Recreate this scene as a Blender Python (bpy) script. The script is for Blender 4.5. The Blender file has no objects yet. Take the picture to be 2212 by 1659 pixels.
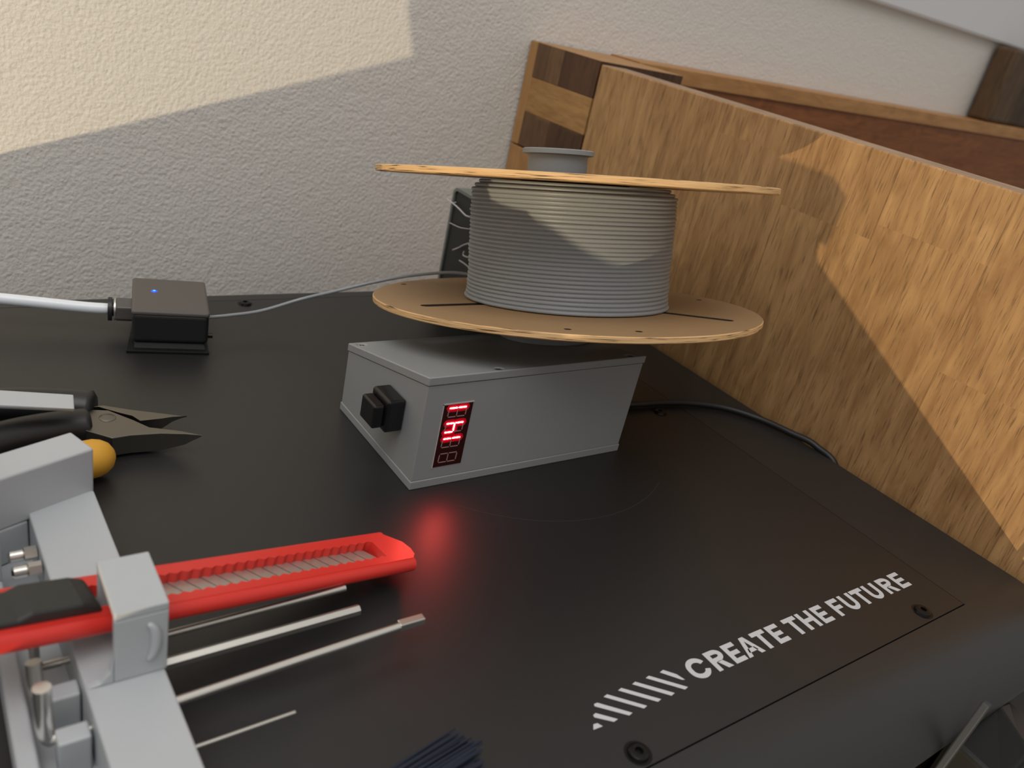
import bpy, bmesh, math, random
from mathutils import Vector, Matrix
random.seed(7)
S = 0.001                       # all measures below are millimetres
scn = bpy.context.scene
COL = scn.collection

# ------------------------------------------------------------------ camera
cam_d = bpy.data.cameras.new('camera')
cam = bpy.data.objects.new('camera', cam_d)
COL.objects.link(cam)
cam_d.sensor_fit = 'HORIZONTAL'
cam_d.sensor_width = 36
cam_d.lens = 1773.465 / 2212 * 36
cam_d.clip_start = 0.01
cam_d.clip_end = 50
Rr = ((0.8057263663, -0.5550104546, 0.2068052657),
      (-0.0923725915, -0.4626422548, -0.8817195975),
      (0.5850404490, 0.6913215891, -0.4240308167))
m = Matrix.Identity(4)
for i in range(3):
    m[i][0] = Rr[0][i]; m[i][1] = -Rr[1][i]; m[i][2] = -Rr[2][i]
m.translation = Vector((-166.528, -247.354, 199.220)) * S
cam.matrix_world = m
cam_d.dof.use_dof = True
cam_d.dof.focus_distance = 0.358
cam_d.dof.aperture_fstop = 14
scn.camera = cam

# ------------------------------------------------------------------ world and lights
w = bpy.data.worlds.new('room_light'); scn.world = w; w.use_nodes = True
nt = w.node_tree; nt.nodes.clear()
out = nt.nodes.new('ShaderNodeOutputWorld'); bg = nt.nodes.new('ShaderNodeBackground')
tc = nt.nodes.new('ShaderNodeTexCoord'); sp = nt.nodes.new('ShaderNodeSeparateXYZ')
rp = nt.nodes.new('ShaderNodeValToRGB'); mp = nt.nodes.new('ShaderNodeMapRange')
nt.links.new(tc.outputs['Generated'], sp.inputs[0]); nt.links.new(sp.outputs['Z'], mp.inputs[0])
mp.inputs[1].default_value = -1; mp.inputs[2].default_value = 1
nt.links.new(mp.outputs[0], rp.inputs[0])
rp.color_ramp.elements[0].color = (0.13, 0.12, 0.11, 1); rp.color_ramp.elements[0].position = 0.35
rp.color_ramp.elements[1].color = (0.62, 0.60, 0.57, 1); rp.color_ramp.elements[1].position = 0.8
nt.links.new(rp.outputs[0], bg.inputs[0]); bg.inputs[1].default_value = 0.9
nt.links.new(bg.outputs[0], out.inputs[0])

def area(name, loc, target, size, power, col):
    d = bpy.data.lights.new(name, 'AREA'); d.shape = 'RECTANGLE'; d.size = size[0]; d.size_y = size[1]
    d.energy = power; d.color = col
    o = bpy.data.objects.new(name, d); COL.objects.link(o); o.location = loc
    o.rotation_euler = (Vector(target) - Vector(loc)).to_track_quat('-Z', 'Y').to_euler()
    return o
area('ceiling_light', (-0.7, -0.6, 1.9), (0.0, 0.1, 0), (1.3, 1.3), 20, (1, 0.98, 0.95))
ld = bpy.data.lights.new('low_lamp', 'POINT'); ld.energy = 33; ld.color = (1.0, 0.80, 0.50); ld.shadow_soft_size = 0.0035
lo = bpy.data.objects.new('low_lamp', ld); COL.objects.link(lo); lo.location = Vector((-900, -561.2, -222.1)) * S

scn.view_settings.view_transform = 'Standard'
scn.view_settings.look = 'None'
scn.view_settings.gamma = 1
scn.view_settings.use_curve_mapping = False
scn.view_settings.exposure = 0.0

# ------------------------------------------------------------------ materials
def srgb(r, g, b):
    f = lambda c: (c/255/12.92) if c/255 <= 0.04045 else ((c/255+0.055)/1.055)**2.4
    return (f(r), f(g), f(b), 1)
MATS = {}
def mat(name, col, rough=0.5, metal=0.0, spec=0.5, noise=0, nscale=300, bump=0, bscale=900, emit=None, es=0, coat=0, trans=0, sss=0):
    if name in MATS: return MATS[name]
    M = bpy.data.materials.new(name); M.use_nodes = True; n = M.node_tree
    b = n.nodes['Principled BSDF']
    b.inputs['Base Color'].default_value = col; b.inputs['Roughness'].default_value = rough
    b.inputs['Metallic'].default_value = metal; b.inputs['Specular IOR Level'].default_value = spec
    if coat: b.inputs['Coat Weight'].default_value = coat; b.inputs['Coat Roughness'].default_value = .08
    if trans: b.inputs['Transmission Weight'].default_value = trans
    if sss: b.inputs['Subsurface Weight'].default_value = sss; b.inputs['Subsurface Radius'].default_value = (.004, .004, .004); b.inputs['Subsurface Scale'].default_value = 1
    if emit: b.inputs['Emission Color'].default_value = emit; b.inputs['Emission Strength'].default_value = es
    co = n.nodes.new('ShaderNodeTexCoord')
    if noise:
        t = n.nodes.new('ShaderNodeTexNoise'); t.inputs['Scale'].default_value = nscale; t.inputs['Detail'].default_value = 5
        n.links.new(co.outputs['Object'], t.inputs['Vector'])
        mx = n.nodes.new('ShaderNodeMix'); mx.data_type = 'RGBA'
        mx.inputs[6].default_value = [c*(1-noise) for c in col[:3]]+[1]
        mx.inputs[7].default_value = [min(1, c*(1+noise)) for c in col[:3]]+[1]
        n.links.new(t.outputs['Fac'], mx.inputs[0]); n.links.new(mx.outputs[2], b.inputs['Base Color'])
    if bump:
        t = n.nodes.new('ShaderNodeTexNoise'); t.inputs['Scale'].default_value = bscale; t.inputs['Detail'].default_value = 3
        n.links.new(co.outputs['Object'], t.inputs['Vector'])
        bm_ = n.nodes.new('ShaderNodeBump'); bm_.inputs['Strength'].default_value = bump; bm_.inputs['Distance'].default_value = 0.0003
        n.links.new(t.outputs['Fac'], bm_.inputs['Height']); n.links.new(bm_.outputs[0], b.inputs['Normal'])
    MATS[name] = M
    return M

def math_node(n, op, a, b=None, c=None):
    x = n.nodes.new('ShaderNodeMath'); x.operation = op
    for i, v in enumerate((a, b, c)):
        if v is None: continue
        if isinstance(v, (int, float)): x.inputs[i].default_value = v
        else: n.links.new(v, x.inputs[i])
    return x.outputs[0]

def oak(name, light, dark, along='Z', across='Y', stave=0.055, tone=0.25, poros=0.5, rough=0.5, shift=0.0, length=0.42):
    """stave-glued oak: random tint per stave, long streaks and short dark pores along the grain"""
    M = bpy.data.materials.new(name); M.use_nodes = True; n = M.node_tree; b = n.nodes['Principled BSDF']
    co = n.nodes.new('ShaderNodeTexCoord'); se = n.nodes.new('ShaderNodeSeparateXYZ'); n.links.new(co.outputs['Object'], se.inputs[0])
    A = se.outputs[along]; C = se.outputs[across]
    oth = [k for k in 'XYZ' if k not in (along, across)][0]
    O = se.outputs[oth]
    sidx = math_node(n, 'FLOOR', math_node(n, 'DIVIDE', math_node(n, 'ADD', C, shift), stave))
    wn = n.nodes.new('ShaderNodeTexWhiteNoise'); wn.noise_dimensions = '1D'; n.links.new(sidx, wn.inputs['W'])
    seg = math_node(n, 'FLOOR', math_node(n, 'ADD', math_node(n, 'DIVIDE', A, length), math_node(n, 'MULTIPLY', wn.outputs['Value'], 7.3)))
    wn2 = n.nodes.new('ShaderNodeTexWhiteNoise'); wn2.noise_dimensions = '2D'
    cb = n.nodes.new('ShaderNodeCombineXYZ'); n.links.new(sidx, cb.inputs[0]); n.links.new(seg, cb.inputs[1]); n.links.new(cb.outputs[0], wn2.inputs['Vector'])
    rnd = wn2.outputs['Value']
    def grain(fc, fa, detail=4, off=0.0, dist=0.0):
        v = n.nodes.new('ShaderNodeCombineXYZ')
        n.links.new(math_node(n, 'MULTIPLY', C, fc), v.inputs[0])
        n.links.new(math_node(n, 'ADD', math_node(n, 'MULTIPLY', A, fa), math_node(n, 'MULTIPLY', rnd, 31.0)), v.inputs[1])
        n.links.new(math_node(n, 'ADD', math_node(n, 'MULTIPLY', O, fc), off), v.inputs[2])
        t = n.nodes.new('ShaderNodeTexNoise'); t.inputs['Scale'].default_value = 1; t.inputs['Detail'].default_value = detail
        t.inputs['Distortion'].default_value = dist
        n.links.new(v.outputs[0], t.inputs['Vector']); return t.outputs['Fac']
    g1 = grain(170, 12, 5, 0, 1.0); g2 = grain(1250, 75, 3, 5); g3 = grain(60, 16, 4, 9, 2.5)
    f = math_node(n, 'ADD', math_node(n, 'MULTIPLY', g1, 0.55), math_node(n, 'MULTIPLY', g3, 0.55))
    f = math_node(n, 'ADD', f, math_node(n, 'MULTIPLY', math_node(n, 'SUBTRACT', rnd, 0.5), tone*2))
    cr = n.nodes.new('ShaderNodeValToRGB'); n.links.new(f, cr.inputs[0])
    cr.color_ramp.elements[0].position = 0.30; cr.color_ramp.elements[0].color = dark
    cr.color_ramp.elements[1].position = 0.78; cr.color_ramp.elements[1].color = light
    pr = n.nodes.new('ShaderNodeMapRange'); n.links.new(g2, pr.inputs[0]); pr.inputs[1].default_value = 0.56; pr.inputs[2].default_value = 0.72
    pr.inputs[3].default_value = 0; pr.inputs[4].default_value = poros
    mx = n.nodes.new('ShaderNodeMix'); mx.data_type = 'RGBA'; n.links.new(pr.outputs[0], mx.inputs[0]); n.links.new(cr.outputs[0], mx.inputs[6])
    mx.inputs[7].default_value = [c*0.35 for c in dark[:3]]+[1]
    # thin glue line between the staves
    fr = math_node(n, 'FRACT', math_node(n, 'DIVIDE', math_node(n, 'ADD', C, shift), stave))
    ln = math_node(n, 'LESS_THAN', fr, 0.012)
    mx2 = n.nodes.new('ShaderNodeMix'); mx2.data_type = 'RGBA'; n.links.new(math_node(n, 'MULTIPLY', ln, 0.35), mx2.inputs[0])
    n.links.new(mx.outputs[2], mx2.inputs[6]); mx2.inputs[7].default_value = [c*0.5 for c in dark[:3]]+[1]
    n.links.new(mx2.outputs[2], b.inputs['Base Color'])
    b.inputs['Roughness'].default_value = rough; b.inputs['Specular IOR Level'].default_value = 0.35
    bp = n.nodes.new('ShaderNodeBump'); bp.inputs['Strength'].default_value = 0.45; bp.inputs['Distance'].default_value = 0.0006; bp.invert = True
    n.links.new(math_node(n, 'ADD', pr.outputs[0], math_node(n, 'MULTIPLY', g1, 0.5)), bp.inputs['Height']); n.links.new(bp.outputs[0], b.inputs['Normal'])
    return M

# wall: rough plaster
def plaster():
    M = bpy.data.materials.new('rough_white_plaster'); M.use_nodes = True; n = M.node_tree; b = n.nodes['Principled BSDF']
    b.inputs['Base Color'].default_value = (0.76, 0.735, 0.695, 1); b.inputs['Roughness'].default_value = 0.85; b.inputs['Specular IOR Level'].default_value = 0.2
    co = n.nodes.new('ShaderNodeTexCoord')
    def nz(s, d, r=0.5):
        t = n.nodes.new('ShaderNodeTexNoise'); t.inputs['Scale'].default_value = s; t.inputs['Detail'].default_value = d; t.inputs['Roughness'].default_value = r
        n.links.new(co.outputs['Object'], t.inputs['Vector']); return t.outputs['Fac']
    a = nz(400, 4, 0.6); c = nz(110, 3); v = n.nodes.new('ShaderNodeTexVoronoi'); v.inputs['Scale'].default_value = 420; v.feature = 'SMOOTH_F1'
    n.links.new(co.outputs['Object'], v.inputs['Vector'])
    h = math_node(n, 'ADD', math_node(n, 'MULTIPLY', a, 1.0), math_node(n, 'MULTIPLY', c, 0.7))
    h = math_node(n, 'SUBTRACT', h, math_node(n, 'MULTIPLY', v.outputs['Distance'], 0.5))
    bp = n.nodes.new('ShaderNodeBump'); bp.inputs['Strength'].default_value = 0.55; bp.inputs['Distance'].default_value = 0.0016
    n.links.new(h, bp.inputs['Height']); n.links.new(bp.outputs[0], b.inputs['Normal'])
    return M

M_wall = plaster()
M_paint = mat('smooth_white_paint', (0.74, 0.74, 0.76, 1), 0.6)
M_floor = mat('grey_floor', (0.30, 0.29, 0.27, 1), 0.5, noise=.15, nscale=40)
M_prn = mat('black_powder_coat', srgb(27, 27, 28), 0.42, spec=0.62, bump=0.12, bscale=2600)
M_prn2 = mat('black_powder_coat_frame', srgb(33, 33, 34), 0.42, spec=0.62, bump=0.12, bscale=2600)
M_dark = mat('dark_gap', (0.006, 0.006, 0.006, 1), 0.6)
M_print = mat('silver_print', srgb(196, 198, 202), 0.5)
M_screw = mat('black_screw', (0.012, 0.012, 0.012, 1), 0.3, metal=.6)
M_grey = mat('grey_printed_plastic', srgb(140, 143, 145), 0.45, noise=.03, nscale=60, bump=.15, bscale=1400)
M_rack = mat('pale_grey_printed_plastic', srgb(178, 182, 186), 0.45, noise=.03, nscale=60, bump=.15, bscale=900)
M_fil = mat('grey_filament', srgb(148, 153, 158), 0.38)
M_lens = mat('display_face', (0.03, 0.0015, 0.002, 1), 0.16, spec=.5)
M_rim = mat('display_rim', (0.45, 0.42, 0.42, 1), 0.4)
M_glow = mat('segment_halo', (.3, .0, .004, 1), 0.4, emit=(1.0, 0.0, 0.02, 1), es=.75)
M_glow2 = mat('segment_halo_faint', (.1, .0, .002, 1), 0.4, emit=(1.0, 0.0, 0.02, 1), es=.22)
M_off = mat('segment_off', srgb(150, 118, 116), 0.4)
M_on = mat('segment_lit', (1, .05, .04, 1), 0.4, emit=(1.0, 0.085, 0.065, 1), es=270)
M_btn = mat('black_glossy_plastic', (0.008, 0.008, 0.009, 1), 0.22)
M_blk = mat('black_plastic', (0.014, 0.014, 0.015, 1), 0.42)
M_sens = mat('charcoal_plastic', srgb(84, 80, 77), 0.42, bump=.15, bscale=1800)
M_chrome = mat('bright_steel', (0.78, 0.76, 0.72, 1), 0.22, metal=1)
M_steel = mat('satin_steel', (0.62, 0.60, 0.56, 1), 0.38, metal=1)
M_cutter = mat('burnished_steel', (0.20, 0.19, 0.17, 1), 0.34, metal=1)
M_ptfe = mat('white_ptfe', (0.80, 0.84, 0.90, 1), 0.3, sss=.3)
M_led = mat('blue_led', (0.05, 0.1, 1, 1), 0.3, emit=(0.0, 0.03, 1.0, 1), es=2.5)
M_ledc = mat('blue_led_core', (0.05, 0.5, 1, 1), 0.3, emit=(0.05, 0.6, 1.0, 1), es=1.6)
M_red = mat('red_plastic', srgb(214, 52, 44), 0.35, sss=.12)
M_slider = mat('dark_grey_plastic', srgb(46, 47, 45), 0.5)
M_blade = mat('blade_steel', (0.55, 0.54, 0.48, 1), 0.42, metal=.8, noise=.12, nscale=250)
M_yel = mat('yellow_foam', srgb(214, 158, 52), 0.6, noise=.1, nscale=120)
M_brist = mat('dark_blue_bristle', (0.006, 0.012, 0.028, 1), 0.4)
M_hook = mat('dark_green_grey_plastic', srgb(104, 110, 106), 0.4)
M_hookin = mat('black_green_plastic', (0.012, 0.014, 0.013, 1), 0.45)
M_wisp = mat('pale_string', srgb(190, 186, 190), 0.4)
M_feed = mat('matt_black_plastic', (.007, .008, .008, 1), .5, spec=.25)
M_cable = mat('black_rubber', (0.006, 0.006, 0.007, 1), 0.5)
M_greyc = mat('grey_rubber', srgb(46, 50, 56), 0.5)
M_burnt = mat('burnt_edge', srgb(52, 38, 28), 0.7)
M_flange = mat('kraft_board_face', srgb(160, 130, 94), 0.62, noise=.06, nscale=160)

AL0 = math.atan2(54.7-35.6, 73.1)
def ply():
    M = bpy.data.materials.new('layered_board_edge'); M.use_nodes = True; n = M.node_tree; b = n.nodes['Principled BSDF']
    co = n.nodes.new('ShaderNodeTexCoord'); mpn = n.nodes.new('ShaderNodeMapping'); mpn.inputs['Scale'].default_value = (55, 55, 1700)
    mpr = n.nodes.new('ShaderNodeMapping'); mpr.inputs['Rotation'].default_value = (AL0, 0, 0)
    n.links.new(co.outputs['Object'], mpr.inputs[0]); n.links.new(mpr.outputs[0], mpn.inputs[0])
    t = n.nodes.new('ShaderNodeTexNoise'); t.inputs['Scale'].default_value = 1; t.inputs['Detail'].default_value = 3; n.links.new(mpn.outputs[0], t.inputs['Vector'])
    cr = n.nodes.new('ShaderNodeValToRGB'); n.links.new(t.outputs['Fac'], cr.inputs[0])
    e = cr.color_ramp.elements; e[0].position = 0.33; e[0].color = srgb(70, 50, 32); e[1].position = 0.43; e[1].color = srgb(206, 166, 116)
    e2 = cr.color_ramp.elements.new(0.75); e2.color = srgb(226, 188, 138)
    n.links.new(cr.outputs[0], b.inputs['Base Color']); b.inputs['Roughness'].default_value = 0.55
    bp = n.nodes.new('ShaderNodeBump'); bp.inputs['Strength'].default_value = .5; bp.inputs['Distance'].default_value = .0004
    n.links.new(t.outputs['Fac'], bp.inputs['Height']); n.links.new(bp.outputs[0], b.inputs['Normal'])
    return M
M_ply = ply()

M_oak = oak('oak_board', srgb(192, 152, 104), srgb(134, 97, 60), 'Z', 'Y', 0.062, 0.045, 0.62, 0.5, 0.012, 0.16)
M_oaktop = oak('oak_edge_weathered', srgb(176, 146, 118), srgb(128, 100, 76), 'Y', 'Z', 0.2, 0.05, 0.5, 0.55)
M_oakback = oak('oak_back_board', srgb(150, 92, 50), srgb(104, 60, 30), 'X', 'Z', 0.09, 0.06, 0.25, 0.5)
M_oakbt = oak('oak_back_top', srgb(196, 148, 96), srgb(158, 112, 66), 'X', 'Z', 0.2, 0.05, 0.3, 0.5)
M_dk1 = oak('dark_oak_endgrain', srgb(122, 92, 64), srgb(84, 58, 40), 'Z', 'Y', 0.03, 0.25, 0.4, 0.5)
M_dk2 = oak('darker_oak_endgrain', srgb(96, 66, 46), srgb(62, 42, 28), 'Z', 'Y', 0.027, 0.25, 0.4, 0.5)
M_lt = oak('light_oak_endgrain', srgb(188, 146, 92), srgb(136, 98, 56), 'Y', 'Z', 0.09, 0.05, 0.4, 0.5)
M_strip = oak('light_oak_strip', srgb(184, 140, 90), srgb(156, 114, 68), 'Z', 'Y', 0.09, 0.05, 0.2, 0.5)
M_walnut = oak('dark_wood_post', srgb(96, 74, 52), srgb(50, 36, 24), 'Z', 'X', 0.06, 0.2, 0.4, 0.55)

# ------------------------------------------------------------------ helpers
def obj(name, bm, mats, parent=None, smooth=False, bevel=0, seg=2, label=None, kind=None, auto=None):
    if not isinstance(mats, (list, tuple)): mats = [mats]
    bmesh.ops.recalc_face_normals(bm, faces=bm.faces)
    me = bpy.data.meshes.new(name)
    org = Vector((0, 0, 0))
    for v in bm.verts: v.co *= S
    if parent is None and len(bm.verts):            # put the origin at the base of a lone thing
        xs = [v.co.x for v in bm.verts]; ys = [v.co.y for v in bm.verts]; zs = [v.co.z for v in bm.verts]
        org = Vector(((min(xs)+max(xs))/2, (min(ys)+max(ys))/2, min(zs)))
    bm.to_mesh(me); bm.free()
    for M in mats: me.materials.append(M)
    o = bpy.data.objects.new(name, me); COL.objects.link(o)
    if parent is None:
        me.transform(Matrix.Translation(-org)); o.location = org
    else:
        o.parent = parent; o.matrix_parent_inverse = Matrix.Translation(-parent_world(parent))
    if smooth:
        for p in me.polygons: p.use_smooth = True
        if auto: me.set_sharp_from_angle(angle=math.radians(auto))
    if bevel:
        md = o.modifiers.new('bevel', 'BEVEL'); md.width = bevel*S; md.segments = seg; md.limit_method = 'ANGLE'; md.angle_limit = math.radians(35)
    if label: o['label'] = label
    if kind: o['kind'] = kind
    return o
def parent_world(p):
    return p.location.copy() if p.parent is None else Vector((0, 0, 0))   # parts keep world coordinates in their mesh
def thing(name, loc, label, cat, group=None):
    o = bpy.data.objects.new(name, None); COL.objects.link(o); o.location = Vector(loc)*S; o.empty_display_size = 0.01
    o['label'] = label; o['category'] = cat
    if group: o['group'] = group
    return o
def tag(o, label, cat, group=None):
    o['label'] = label; o['category'] = cat
    if group: o['group'] = group
    return o
def box(bm, x0, x1, y0, y1, z0, z1, mi=0, M=None):
    vs = [bm.verts.new((x, y, z)) for z in (z0, z1) for y in (y0, y1) for x in (x0, x1)]
    if M is not None:
        for v in vs: v.co = M @ v.co
    for f in ((0, 1, 3, 2), (4, 5, 7, 6), (0, 1, 5, 4), (2, 3, 7, 6), (0, 2, 6, 4), (1, 3, 7, 5)):
        fc = bm.faces.new([vs[i] for i in f]); fc.material_index = mi
    return vs
def hexa(bm, bot, top, mi=0):
    """prism between two polygons with the same number of corners"""
    a = [bm.verts.new(p) for p in bot]; b = [bm.verts.new(p) for p in top]; n = len(a)
    fs = [bm.faces.new(a[::-1]), bm.faces.new(b)]
    for i in range(n): fs.append(bm.faces.new((a[i], a[(i+1) % n], b[(i+1) % n], b[i])))
    for f in fs: f.material_index = mi
    return a+b
def prism(bm, pts, O, U, V, W, h, mi=0):
    """polygon pts (u,v) in frame O,U,V extruded h along W"""
    O, U, V, W = map(Vector, (O, U, V, W))
    return hexa(bm, [O+U*u+V*v for u, v in pts], [O+U*u+V*v+W*h for u, v in pts], mi)
def frame(axis):
    a = Vector(axis).normalized(); t = Vector((0, 0, 1)) if abs(a.z) < .9 else Vector((1, 0, 0))
    u = t.cross(a).normalized(); return u, a.cross(u), a
def tube(bm, pts, r, n=16, cap=True, mi=0, rot=0.0):
    pts = [Vector(p) for p in pts]; rings = []
    rr = r if isinstance(r, (list, tuple)) else [r]*len(pts)
    u = None
    for i, p in enumerate(pts):
        d = (pts[min(i+1, len(pts)-1)]-pts[max(i-1, 0)]).normalized()
        if u is None: u, v, _ = frame(d)
        else: u = (u - d*u.dot(d)).normalized(); v = d.cross(u)
        rings.append([bm.verts.new(p+(u*math.cos(2*math.pi*(k+rot)/n)+v*math.sin(2*math.pi*(k+rot)/n))*rr[i]) for k in range(n)])
    for a, b in zip(rings, rings[1:]):
        for k in range(n): bm.faces.new((a[k], a[(k+1) % n], b[(k+1) % n], b[k])).material_index = mi
    if cap:
        bm.faces.new(rings[0][::-1]).material_index = mi; bm.faces.new(rings[-1]).material_index = mi
def spline(pts, k=10):
    P = [Vector(p) for p in pts]; P = [2*P[0]-P[1]]+P+[2*P[-1]-P[-2]]; o = []
    for i in range(1, len(P)-2):
        for j in range(k):
            t = j/k
            o.append(0.5*((2*P[i])+(P[i+1]-P[i-1])*t+(2*P[i-1]-5*P[i]+4*P[i+1]-P[i+2])*t*t+(3*P[i]-P[i-1]-3*P[i+1]+P[i+2])*t**3))
    o.append(P[-2]); return o
def lathe(bm, prof, O, U, V, W, n=64, closed=False, mi=0):
    """profile (r,h) turned round axis W through O"""
    O, U, V, W = map(Vector, (O, U, V, W)); rings = []
    for r, h in prof:
        if r < 1e-6: rings.append([bm.verts.new(O+W*h)])
        else: rings.append([bm.verts.new(O+W*h+(U*math.cos(2*math.pi*k/n)+V*math.sin(2*math.pi*k/n))*r) for k in range(n)])
    prs = list(zip(rings, rings[1:]))
    if closed: prs.append((rings[-1], rings[0]))
    for a, b in prs:
        for k in range(n):
            k2 = (k+1) % n
            if len(a) == 1 and len(b) == 1: break
            if len(a) == 1: f = bm.faces.new((a[0], b[k], b[k2]))
            elif len(b) == 1: f = bm.faces.new((a[k], a[k2], b[0]))
            else: f = bm.faces.new((a[k], a[k2], b[k2], b[k]))
            f.material_index = mi
def cut(o, cutters):
    """subtract cutter meshes (bmesh list) from object and bake the result"""
    cb = bmesh.new()
    tmp = bpy.data.meshes.new('cut')
    for c in cutters:
        bmesh.ops.recalc_face_normals(c, faces=c.faces)
        for v in c.verts: v.co *= S
        m2 = bpy.data.meshes.new('c'); c.to_mesh(m2); c.free(); cb.from_mesh(m2); bpy.data.meshes.remove(m2)
    cb.to_mesh(tmp); cb.free()
    co = bpy.data.objects.new('cut', tmp); COL.objects.link(co)
    if o.parent is None: tmp.transform(Matrix.Translation(-o.location))
    else: co.location = (0, 0, 0)
    if o.parent is None: co.location = o.location; 
    md = o.modifiers.new('cut', 'BOOLEAN'); md.object = co; md.operation = 'DIFFERENCE'; md.solver = 'EXACT'
    bpy.context.view_layer.update()
    dg = bpy.context.evaluated_depsgraph_get()
    nm = bpy.data.meshes.new_from_object(o.evaluated_get(dg))
    o.modifiers.remove(md); old = o.data; o.data = nm; nm.name = old.name; bpy.data.meshes.remove(old)
    bpy.data.objects.remove(co); bpy.data.meshes.remove(tmp)
X, Y, Z = Vector((1, 0, 0)), Vector((0, 1, 0)), Vector((0, 0, 1))

# ------------------------------------------------------------------ setting
bm = bmesh.new(); box(bm, -2600, 2600, 330, 380, -760, 266); obj('wall_back', bm, M_wall, kind='structure')
bm = bmesh.new(); box(bm, -2600, 2600, 322, 380, 266, 1700); obj('trim_1', bm, M_paint, kind='structure', bevel=3)
bm = bmesh.new(); box(bm, -2600, 2600, -2600, 380, -790, -760); obj('floor', bm, M_floor, kind='structure')

# ------------------------------------------------------------------ printer
XL, XR, YB = -253.0, 250.0, 217.0
prn = thing('printer', (0, 15, -420), 'large black powder-coated 3D printer with printed slogan on its flat top', 'printer')
PX0, PX1, PY0, PY1 = -226.0, 199.4, -151.8, 209.0
bm = bmesh.new()
# curved front lip profile (y,z)
lip = [(-152.4, 0)] + [(-152.4-38*math.sin(math.radians(a)), -38*(1-math.cos(math.radians(a)))) for a in range(6, 61, 6)]
ye, ze = lip[-1]
for a in (67, 74, 81, 88):
    lip.append((ye-7*(math.sin(math.radians(a))-math.sin(math.radians(60))), ze-7*(math.cos(math.radians(60))-math.cos(math.radians(a)))))
ye, ze = lip[-1]
prof = lip + [(ye+1.5, ze-1.5), (-152.4, ze-1.5)]
hexa(bm, [(XL, y, z) for y, z in prof], [(XR, y, z) for y, z in prof])
g = 0.25
box(bm, PX1+g, XR, -152.4, YB, -6, 0); box(bm, XL, PX0-g, -152.4, YB, -6, 0)
box(bm, PX0-g, PX1+g, PY1+g, YB, -6, 0)
box(bm, XL, XR, -152.4, YB, -22, -2.2)
o = obj('housing', bm, M_prn2, prn, smooth=True, auto=25)
bm = bmesh.new(); box(bm, XL+2, XR-2, -176, YB-2, -420, -22.2); obj('body', bm, M_blk, prn)
bm = bmesh.new(); box(bm, XL+14, XR-14, -179, -176.2, -400, -30); obj('front_door', bm, M_btn, prn)
bm = bmesh.new(); box(bm, PX0, PX1, PY0, PY1, -2, 0); panel = obj('top_panel', bm, M_prn, prn, bevel=.1)
for sx, sy in ((2.0, -146.8), (172.7, -146.6), (-3.1, 203.8), (180.5, 27.5), (172.7, 203.8)):
    bm = bmesh.new(); lathe(bm, [(0, 0.2), (1.25, .2), (1.35, 1.3), (2.3, 1.5), (3.3, 1.0), (3.7, 0.02), (0, 0.02)], (sx, sy, 0), X, Y, Z, 32)
    lathe(bm, [(3.75, 0.05), (4.6, 0.05), (4.6, 0.02), (3.75, .02)], (sx, sy, 0), X, Y, Z, 32, closed=True)
    obj('screw', bm, M_screw, prn, smooth=True, auto=40)
# scuffed ring on the top
bm = bmesh.new()
pts = [(14+0*0, -9)]
cxr, cyr, rr_ = 78.0, 40.0, 84.0
# slogan, drawn with bold strokes
T, SW = 9.1, 2.15
def arcpts(cx, cy, rx, ry, a0, a1, n=14):
    return [(cx+rx*math.cos(math.radians(a0+(a1-a0)*i/n)), cy+ry*math.sin(math.radians(a0+(a1-a0)*i/n))) for i in range(n+1)]
def bandp(outer, inner): return ('strip', outer, inner)
def letter(ch, w):
    h, s = T, SW; L = []
    R_ = lambda a, b, c, d: L.append(('poly', [(a, b), (c, b), (c, d), (a, d)]))
    if ch == 'E': R_(0, 0, s, h); R_(s, 0, w, s*.92); R_(s, h-s*.92, w, h); R_(s, h/2-s*.44, w*.93, h/2+s*.44)
    if ch == 'F': R_(0, 0, s, h); R_(s, h-s*.92, w, h); R_(s, h*.5-s*.5, w*.9, h*.5+s*.4)
    if ch == 'T': R_(0, h-s*.92, w, h); R_(w/2-s/2, 0, w/2+s/2, h-s*.92)
    if ch == 'H': R_(0, 0, s, h); R_(w-s, 0, w, h); R_(s, h/2-s*.46, w-s, h/2+s*.46)
    if ch == 'A':
        c = w/2
        L.append(('poly', [(0, 0), (s*1.05, 0), (c, h-s*.9), (c, h), (c-s*.55, h)])); L.append(('poly', [(w, 0), (c+s*.55, h), (c, h), (c, h-s*.9), (w-s*1.05, 0)]))
        L.append(('poly', [(w*.22, s*.85), (w*.78, s*.85), (w*.70, s*1.7), (w*.30, s*1.7)]))
    if ch == 'U':
        r = w/2; ry = r*.95
        R_(0, ry, s, h); R_(w-s, ry, w, h); L.append(bandp(arcpts(r, ry, r, ry, 180, 360), arcpts(r, ry, r-s, ry-s*.95, 180, 360)))
    if ch == 'C':
        r = w/2; ry = r*.86
        R_(0, ry, s, h-ry)
        L.append(bandp(arcpts(r, ry, r, ry, 180, 342), arcpts(r, ry, r-s, ry-s*.95, 180, 342)))
        L.append(bandp(arcpts(r, h-ry, r, ry, 18, 180), arcpts(r, h-ry, r-s, ry-s*.95, 18, 180)))
    if ch == 'R':
        R_(0, 0, s, h); cy = h-2.7; rx = w*.46
        R_(s, h-s*.92, w-rx, h); R_(s, h-5.4, w-rx, h-5.4+s*.9)
        L.append(bandp(arcpts(w-rx, cy, rx, 2.7, -90, 90), arcpts(w-rx, cy, rx-s, 2.7-s*.92, -90, 90)))
        L.append(('poly', [(w*.36, h-5.2), (w-s*1.25, 0), (w+.1, 0), (w*.36+s*1.2, h-5.2)]))
    return L
bm = bmesh.new()
zt0, zt1 = 0.01, 0.05
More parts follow.
